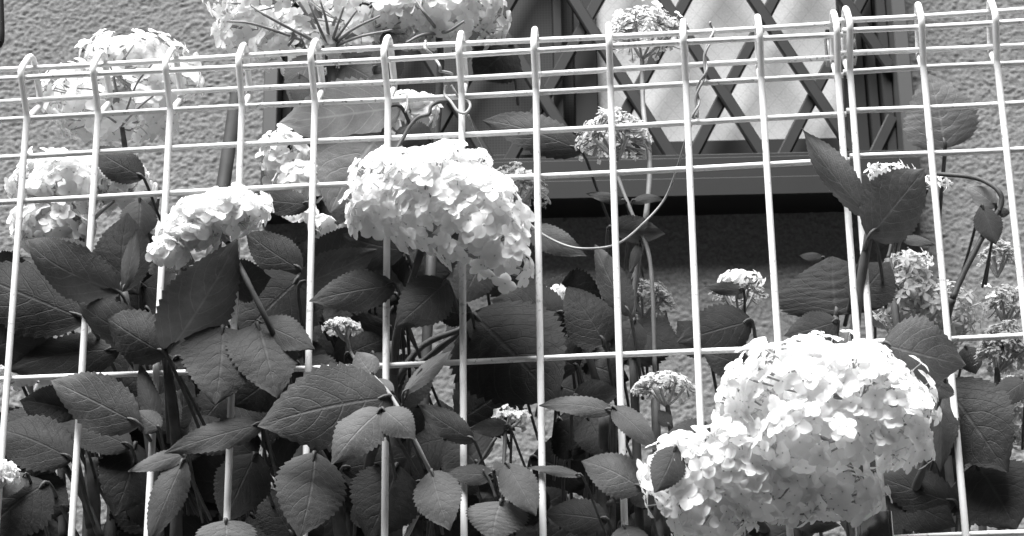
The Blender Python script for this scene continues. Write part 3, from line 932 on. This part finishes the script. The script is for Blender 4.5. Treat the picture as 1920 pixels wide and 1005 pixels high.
B3 = shrub('hydrangea with big folded leaves and a tiny bud cluster on a slender forward shoot', 620, 0.05)
for a, k in [
    ((418, 612, 403, 754, 138, -.016, .064), dict(arch=.05, fold=.16, shape='r', roll=6)),
    ((482, 606, 520, 742, 118, -.010, .068), dict(arch=.06, fold=.14, shape='r', roll=-14)),
    ((482, 604, 588, 652, 60, -.006, .066), dict(arch=.06)),
    ((738, 745, 484, 796, 142, -.018, .076), dict(arch=.09, fold=.14, roll=14)),
    ((718, 768, 622, 868, 76, -.026, .135), dict(arch=.12, fold=.25)),
    ((716, 768, 778, 822, 56, -.026, .110), dict(arch=.14, fold=.3)),
    ((590, 848, 562, 1006, 116, -.014, .078), dict(arch=.07, fold=.16)),
    ((424, 975, 426, 1055, 100, -.016, .110), dict(shape='r')),
    ((495, 795, 308, 846, 50, -.010, .062), dict(roll=20, arch=.08)),
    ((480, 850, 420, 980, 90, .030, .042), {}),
    ((700, 705, 668, 658, 46, -.016, .185), dict(teeth=.4)),
    ((738, 738, 692, 712, 32, -.018, .185), dict(teeth=.3)),
    ((755, 742, 846, 655, 28, -.016, .170), dict(shape='n', fold=.3)),
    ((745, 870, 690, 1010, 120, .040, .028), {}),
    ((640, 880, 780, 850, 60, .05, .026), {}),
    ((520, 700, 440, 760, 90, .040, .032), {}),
]: leaf(B3, *a, **k)
stem(B3, [(815, 900, .0), (800, 870, -.012), (765, 800, -.020), (735, 745, -.020), (700, 705, -.016), (662, 668, -.012), (650, 630, -.012)], .0015, .0010, M_RAY)
stem(B3, [(760, 1010, .05), (800, 930, .03), (812, 890, .0)], .0016, .0015, M_RAY)
stem(B3, [(750, 770, -.01), (765, 735, -.014), (790, 690, -.016)], .0010, .0008)
stem(B3, [(640, 1010, .08), (620, 900, .06), (560, 780, .03), (490, 610, -.004)], .0045, .003)
stem(B3, [(700, 1010, .08), (690, 880, .05), (735, 760, -.01)], .0040, .0028)
root(B3, 640, 1010, .08, .0045); root(B3, 700, 1010, .08); root(B3, 760, 1010, .05, .002)
bud_corymb(B3, 642, 608, 38, 11, -.012, 95, (650, 640, -.012), .66, 4.0, seed=52, main=5)

C1 = shrub('young hydrangea with small upright leaves and a pale two-petalled bud cluster over bare gaps', 930, 0.04)
for a, k in [
    ((890, 828, 781, 758, 44, -.012, .086), dict(roll=-15, arch=.08)),
    ((809, 882, 842, 992, 78, -.014, .098), dict(arch=.07, fold=.2)),
    ((897, 872, 842, 812, 98, .004, .060), dict(shape='r')),
    ((928, 892, 833, 886, 34, -.006, .074), dict(roll=20)),
    ((940, 940, 924, 1012, 104, -.012, .118), dict(shape='r', fold=.2)),
    ((948, 868, 1005, 964, 60, -.014, .090), dict(fold=.25)),
    ((925, 885, 950, 875, 26, -.010, .10), dict(teeth=.3)),
    ((1093, 894, 984, 874, 16, -.006, .090), dict(roll=30)),
    ((955, 800, 880, 805, 30, -.002, .085), dict(roll=-20)),
    ((960, 790, 988, 765, 20, .03, .07), dict(teeth=.3)),
    ((925, 900, 905, 935, 36, .0, .065), {}),
]: leaf(C1, *a, **k)
stem(C1, [(930, 1010, .03), (942, 940, -.004), (945, 870, -.004), (948, 800, .0)], .0016, .0012)
stem(C1, [(870, 920, .01), (897, 872, .0), (930, 820, .0)], .0012, .001)
stem(C1, [(930, 935, -.004), (920, 905, -.006), (905, 880, -.008)], .0009, .0008)
root(C1, 930, 1010, .03, .002); root(C1, 870, 920, .01, .0014)
bud_corymb(C1, 955, 778, 36, 18, .0, 34, (948, 806, .0), .78, 5.0, seed=53, petals=6, main=4)

C2 = shrub('slender hydrangea with lacy half-open heads rising in front of the bright glass pane', 1200, 0.10)
for a, k in [
    ((1182, 592, 1112, 457, 50, .016, .090), dict(roll=-22, arch=.06, fold=.2)),
    ((1140, 428, 1246, 440, 44, .060, .060), dict(fold=.5, roll=25)),
    ((1174, 380, 1098, 362, 18, .055, .075), dict(arch=.14, teeth=.4)),
    ((1184, 380, 1246, 375, 16, .055, .085), dict(arch=.25, teeth=.4)),
    ((1152, 772, 1010, 757, 34, -.012, .098), dict(roll=25, arch=.08)),
    ((1075, 745, 1164, 735, 50, .010, .062), dict(arch=.10, roll=15)),
    ((1148, 764, 1235, 845, 42, -.014, .070), dict(arch=.12)),
    ((1205, 918, 1090, 862, 72, -.012, .094), dict(arch=.10, fold=.15)),
    ((1140, 975, 1020, 960, 60, .040, .036), {}),
    ((1170, 985, 1190, 1050, 60, -.004, .060), {}),
    ((1330, 665, 1270, 600, 60, .070, .040), {}),
    ((1190, 600, 1160, 680, 60, .05, .045), {}),
    ((1410, 602, 1272, 640, 84, .030, .042), dict(roll=10)),
    ((1345, 822, 1248, 812, 52, .010, .062), dict(arch=.12, roll=15)),
    ((1405, 690, 1318, 660, 60, .040, .045), {}),
    ((1255, 800, 1235, 768, 24, .02, .06), {}),
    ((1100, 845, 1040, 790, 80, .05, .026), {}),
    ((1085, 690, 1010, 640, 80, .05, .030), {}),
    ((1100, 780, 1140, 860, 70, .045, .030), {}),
    ((1200, 455, 1180, 510, 18, .06, .05), {}),
    ((1395, 545, 1320, 536, 22, .09, .06), {}),
]: leaf(C2, *a, **k)
stem(C2, [(1228, 700, .06), (1224, 560, .055), (1215, 470, .055), (1185, 400, .055), (1160, 335, .06), (1150, 290, .07)], .0015, .0012, M_STALK)
stem(C2, [(1185, 600, .07), (1195, 500, .065), (1212, 400, .06), (1218, 300, .07), (1206, 200, .09), (1204, 110, .10)], .0020, .0017, M_STALK)
stem(C2, [(1134, 1010, .06), (1132, 900, .05), (1134, 780, .03)], .0044, .004, M_TWIG)
stem(C2, [(1146, 1010, .06), (1148, 880, .05), (1150, 765, .0)], .0030, .0026, M_TWIG)
stem(C2, [(1120, 720, .06), (1100, 660, .06), (1070, 620, .06)], .0026, .002)
stem(C2, [(1040, 1010, .08), (1110, 960, .06), (1150, 940, .05)], .0028, .002)
stem(C2, [(1260, 830, .03), (1256, 790, .03), (1250, 755, .03)], .0018, .0016)
stem(C2, [(1228, 1010, .07), (1240, 900, .05), (1258, 830, .03)], .003, .002)
for q in ((1134, 1010, .06), (1146, 1010, .06), (1228, 1010, .07), (1040, 1010, .08), (1228, 700, .06), (1185, 600, .07)): root(C2, *q, r=.003)
bud_corymb(C2, 1150, 243, 72, 42, .07, 240, (1158, 300, .07), .5, 4.6, seed=54, petals=12)
bud_corymb(C2, 1212, 48, 74, 36, .10, 210, (1204, 112, .10), .66, 4.6, seed=55, petals=20)
bud_corymb(C2, 1215, 550, 52, 28, .10, 150, (1205, 600, .10), .46, 4.2, seed=56)
bud_corymb(C2, 1385, 545, 55, 14, .12, 80, (1386, 600, .12), .42, 4.0, seed=57)
flower_head(C2, [(1388, 524, 44, 12)], .10, 26, (1386, 560, .11), 11, .84, cut=-.4, seed=58, rays=8)
bud_corymb(C2, 1246, 718, 62, 22, .03, 170, (1250, 762, .03), .66, 4.4, seed=59, petals=3)
flower_head(C2, [(1042, 549, 18, 8), (1068, 605, 20, 18)], .12, 22, (1060, 640, .13), 13, .84, cut=-1, seed=60, rays=4)

D1 = shrub('hydrangea bearing the largest dense white flower head, bulging out past the fence wires', 1640, 0.08)
flower_head(D1, [(1545, 745, 180, 112), (1652, 800, 98, 96, -.006), (1440, 770, 94, 84, .004), (1560, 830, 150, 70, -.008), (1600, 770, 130, 110, -.004)], -.045, 560, (1570, 850, -.02), 20, .84, cut=-.6, seed=61, rays=60)
for a, k in [
    ((1632, 408, 1497, 241, 52, -.014, .105), dict(roll=-30, arch=.05, fold=.3)),
    ((1628, 446, 1738, 316, 104, -.016, .088), dict(roll=20, arch=.06, fold=.12)),
    ((1568, 592, 1560, 478, 190, .030, .052), dict(shape='r', arch=.05, fold=.12)),
    ((1605, 570, 1668, 488, 84, .026, .048), {}),
    ((1572, 602, 1472, 628, 56, .020, .048), dict(roll=15)),
    ((1546, 486, 1497, 478, 16, .05, .060), {}),
    ((1655, 645, 1808, 686, 116, -.020, .13), dict(arch=.10, fold=.14, roll=10)),
    ((1772, 712, 1748, 745, 50, -.022, .056), {}),
    ((1768, 716, 1886, 882, 140, .020, .030), dict(roll=0)),
    ((1768, 716, 1762, 880, 58, .006, .050), dict(fold=.3)),
    ((1830, 868, 1905, 990, 150, .030, .038), {}),
    ((1795, 945, 1636, 888, 74, .025, .044), {}),
    ((1665, 925, 1792, 985, 84, .035, .034), {}),
]: leaf(D1, *a, **k)
stem(D1, [(1600, 640, .01), (1612, 540, .0), (1628, 446, -.010), (1632, 405, -.012)], .0034, .0024)
stem(D1, [(1720, 1010, .06), (1770, 950, .05), (1820, 880, .04)], .004, .003)
stem(D1, [(1570, 700, .03), (1568, 640, .03), (1567, 592, .03)], .002, .0016)
stem(D1, [(1700, 1010, .05), (1712, 930, .03), (1740, 850, .01), (1768, 716, .0)], .0034, .002)
stem(D1, [(1600, 1010, .06), (1590, 930, .02), (1570, 850, -.02)], .004, .003)
stem(D1, [(1640, 1010, .06), (1615, 800, .05), (1600, 640, .01)], .004, .0034)
for q in ((1720, 1010, .06), (1700, 1010, .05), (1600, 1010, .06), (1640, 1010, .06), (1570, 700, .03)): root(D1, *q, r=.0035)

D2 = shrub('hydrangea with a loose-petalled flower head hanging below and beside the largest one', 1400, 0.08)
flower_head(D2, [(1292, 900, 84, 82), (1392, 885, 100, 92, -.004), (1330, 960, 80, 50), (1470, 925, 90, 60), (1570, 930, 84, 42, .004)], -.034, 430, (1400, 960, .0), 20, .82, cut=-.8, seed=71, loose=.08, rays=70)
for a, k in [
    ((1268, 838, 1228, 922, 58, -.058, .070), dict(fold=.25)),
    ((1480, 972, 1576, 985, 36, .02, .045), {}),
    ((1400, 985, 1300, 1010, 70, .03, .035), {}),
    ((1500, 985, 1420, 1020, 60, .03, .035), {}),
]: leaf(D2, *a, **k)
stem(D2, [(1460, 1040, .06), (1440, 1000, .03), (1400, 955, .0)], .0036, .003)
root(D2, 1460, 1040, .06)

E1 = shrub('fading hydrangea of small pale petals crowded against the stucco past the window', 1790, 0.22)
flower_head(E1, [(1700, 560, 52, 80), (1770, 590, 60, 56)], .16, 230, (1740, 680, .17), 14, .42, cut=-1.2, seed=81, variants=OBLONG, loose=.15, rays=40)
flower_head(E1, [(1705, 488, 36, 14)], .15, 26, (1705, 520, .16), 12, .72, cut=-.6, seed=82, variants=OBLONG, rays=10)
bud_corymb(E1, 1885, 640, 56, 46, .14, 260, (1870, 700, .14), .36, 4.6, seed=83)
bud_corymb(E1, 1890, 560, 48, 30, .20, 110, (1885, 610, .2), .40, 4.6, seed=84, petals=10)
bud_corymb(E1, 1870, 470, 36, 26, .22, 60, (1870, 520, .22), .42, 5.2, seed=85)
flower_head(E1, [(1670, 325, 44, 18), (1750, 345, 30, 14)], .10, 40, (1690, 370, .10), 11, .80, cut=-.6, seed=86, variants=OBLONG, rays=14)
flower_head(E1, [(1900, 770, 40, 60)], .20, 60, (1890, 840, .2), 14, .42, cut=-1.2, seed=87, variants=OBLONG, rays=20)
for a, k in [
    ((1772, 278, 1742, 136, 122, .13, .190), dict(shape='r', arch=.04, fold=.06, dt=-.01)),  # backlight through the blade painted in as a paler reflectance
    ((1868, 388, 1815, 348, 34, .06, .240), dict(teeth=.2)),
    ((1840, 386, 1868, 456, 44, .05, .062), dict(fold=.45)),
    ((1872, 398, 1894, 398, 16, .05, .070), dict(teeth=.2)),
    ((1925, 715, 1850, 768, 44, .05, .070), dict(arch=.2)),
    ((1690, 448, 1752, 458, 18, .14, .07), {}),
    ((1678, 450, 1648, 438, 10, .14, .07), {}),
    ((1760, 520, 1790, 560, 26, .18, .06), {}),
    ((1690, 600, 1740, 640, 60, .20, .03), {}),
    ((1640, 560, 1670, 620, 50, .20, .032), {}),
    ((1810, 650, 1830, 700, 44, .19, .04), {}),
]: leaf(E1, *a, **k)
stem(E1, [(1786, 560, .05), (1808, 510, .05), (1850, 430, .05), (1876, 388, .05), (1872, 358, .05), (1830, 334, .06), (1756, 326, .08)], .0021, .0015)
stem(E1, [(1760, 700, .08), (1772, 610, .06), (1786, 560, .05)], .0028, .0026)
stem(E1, [(1665, 485, .14), (1672, 455, .14), (1676, 430, .14)], .0014, .001)
stem(E1, [(1868, 800, .10), (1890, 750, .08), (1912, 705, .07)], .0036, .003)
stem(E1, [(1868, 760, .14), (1870, 720, .14), (1870, 690, .14)], .0026, .002)
stem(E1, [(1835, 880, .12), (1850, 830, .11), (1868, 800, .10)], .0036, .0034)
for q in ((1760, 700, .08), (1835, 880, .12), (1868, 760, .14), (1700, 660, .17), (1665, 485, .14)): root(E1, *q, r=.0028)

# leaves deep inside the hedge, shade painted into their low reflectance, with the gaps through which the wall is seen
GAPS = [(150, 905, 56), (160, 965, 40), (112, 640, 44), (60, 660, 34), (520, 505, 34), (790, 625, 40), (870, 560, 40), (745, 1000, 26), (960, 745, 44), (1000, 800, 48), (850, 720, 26),
        (1240, 760, 70), (1060, 640, 24), (1110, 660, 24), (1050, 875, 20), (940, 850, 26), (1210, 860, 40), (425, 600, 20), (60, 430, 40), (545, 835, 12), (1080, 905, 22), (1000, 880, 24), (30, 690, 40), (70, 725, 30),
        (560, 300, 60), (470, 470, 20)]
def fill(plant, x0, x1, y0, y1, n, seed):
    r = random.Random(seed)
    k = tries = 0
    while k < n and tries < 2000:
        tries += 1
        x, y = r.uniform(x0, x1), r.uniform(y0, y1)
        L = r.uniform(80, 135); w = L * r.uniform(0.55, 0.75); a = r.uniform(0, 6.283)
        if any(math.hypot(gx - x, gy - y) < 0.85 * gr + 0.36 * L for gx, gy, gr in GAPS): continue
        dx, dy = math.cos(a) * L / 2, math.sin(a) * L / 2
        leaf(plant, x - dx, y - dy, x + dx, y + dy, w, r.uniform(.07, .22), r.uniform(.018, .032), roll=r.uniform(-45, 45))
        k += 1
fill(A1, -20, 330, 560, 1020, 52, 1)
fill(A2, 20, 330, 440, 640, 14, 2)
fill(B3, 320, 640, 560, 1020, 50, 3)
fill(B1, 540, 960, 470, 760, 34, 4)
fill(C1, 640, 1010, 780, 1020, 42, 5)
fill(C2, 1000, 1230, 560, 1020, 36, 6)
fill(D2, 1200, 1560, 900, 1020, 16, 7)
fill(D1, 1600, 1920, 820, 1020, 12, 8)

def fill_deep(plant, x0, x1, y0, y1, n, seed):  # rear layer, its deep shade put into near-black leaf colour
    r = random.Random(seed); k = tries = 0
    while k < n and tries < 3000:
        tries += 1
        x, y = r.uniform(x0, x1), r.uniform(y0, y1)
        L = r.uniform(110, 160); a = r.uniform(0, 6.283)
        if any(math.hypot(gx - x, gy - y) < 0.8 * gr + 0.40 * L for gx, gy, gr in GAPS if gr > 25): continue
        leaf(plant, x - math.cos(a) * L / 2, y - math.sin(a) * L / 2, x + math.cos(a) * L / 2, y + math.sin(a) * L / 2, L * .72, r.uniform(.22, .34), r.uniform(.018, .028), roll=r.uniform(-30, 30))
        k += 1
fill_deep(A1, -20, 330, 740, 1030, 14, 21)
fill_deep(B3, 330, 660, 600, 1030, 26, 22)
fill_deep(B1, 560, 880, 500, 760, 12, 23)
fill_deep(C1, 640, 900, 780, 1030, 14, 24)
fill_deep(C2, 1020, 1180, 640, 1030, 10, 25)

# ------------------------------------------------------------------ climbing vine and other loose things
vine = empty('climbing_vine', P(1280, 300, .05) * 1.0)
vine.location.z = SOIL
tag(vine, 'thin bare bindweed vine looping from the fence top down across the dark sill shadow', 'vine')
def vine_run(pts, r, name='tendril', mat=None, curl=None):
    path = smooth_path([P(*p) for p in pts], 8)
    if curl:
        amp, turns = curl; k = len(path); out = []
        for i, p in enumerate(path):
            a = 2 * math.pi * turns * i / (k - 1)
            out.append(p + RIGHT * (amp * math.cos(a)) + Vector((0, 1, 0)) * (amp * math.sin(a)))
        path = out
    mb = MB(); mb.tube(path, r, 6); return mb.build(name, mat or M_VINE, vine, True)
vine_run([(878, 215, .03), (895, 260, .04), (925, 320, .05), (960, 380, .04), (1005, 430, .02), (1060, 460, .01), (1110, 466, .008), (1160, 456, .02), (1205, 420, .045), (1245, 375, .05), (1268, 320, .04), (1288, 255, .02), (1305, 215, .008)], .0008, 'runner')
vine_run([(1303, 220, .0), (1312, 170, .0), (1322, 120, .0), (1334, 60, .0), (1336, 42, .0)], .0009, 'twisted_tendril', curl=(.0016, 2.6))
vine_run([(1303, 222, .0), (1310, 172, .0), (1324, 118, .0), (1333, 66, .0)], .0008, 'twisted_tendril', curl=(-.0016, 2.6))
vine_run([(794, 76, .0), (800, 90, -.004), (808, 104, .0), (822, 114, .0), (822, 126, -.006), (830, 134, -.004), (845, 139, .0)], .0010, 'tendril', curl=(.0012, 3))
vine_run([(836, 160, .0), (834, 178, .0), (845, 190, -.004), (858, 208, -.006), (872, 212, -.006), (881, 202, -.004), (880, 192, .0), (872, 187, .004)], .0010, 'tendril')
vine_run([(838, 190, .0), (820, 192, -.004), (808, 200, -.006), (804, 214, -.006), (785, 220, -.006), (770, 235, -.006), (755, 260, -.006), (738, 290, -.010)], .0013, 'tendril', M_STEM)
vine_run([(846, 160, .0), (858, 180, .002), (868, 205, .02), (880, 225, .03)], .0008, 'tendril')
vine_run([(763, 178, .0), (764, 196, -.004), (760, 210, -.006)], .0007, 'tendril')

stake = empty('garden_stake', (P(418, 900, .30).x, P(418, 900, .30).y, SOIL))
tag(stake, 'dark leaning garden stake between the stucco and the window frame', 'stake')
a, b = P(444, 176, .42), P(408, 420, .36)
low = b + (b - a) * ((SOIL - .05 - b.z) / (b.z - a.z))
mb = MB(); mb.tube([low, b, a], .0062, 16); mb.build('pole', M_STAKE, stake, True)
mb = MB(); mb.tube([a, a + (a - b).normalized() * .004, a + (a - b).normalized() * .007], [.0069, .0069, .004], 16); mb.build('end_cap', M_GASKET, stake, True)

drop = empty('hanging_rod', P(-2, -200, .30))
tag(drop, 'short dark rod hanging down at the edge of the stucco', 'rod')
mb = MB(); mb.tube([P(-6, -900, .30), P(-4, 0, .30), P(-2, 60, .30), P(-1, 78, .30), P(-1, 88, .30)], [.005, .005, .005, .0042, .002], 12)
mb.build('rod', M_GASKET, drop, True)
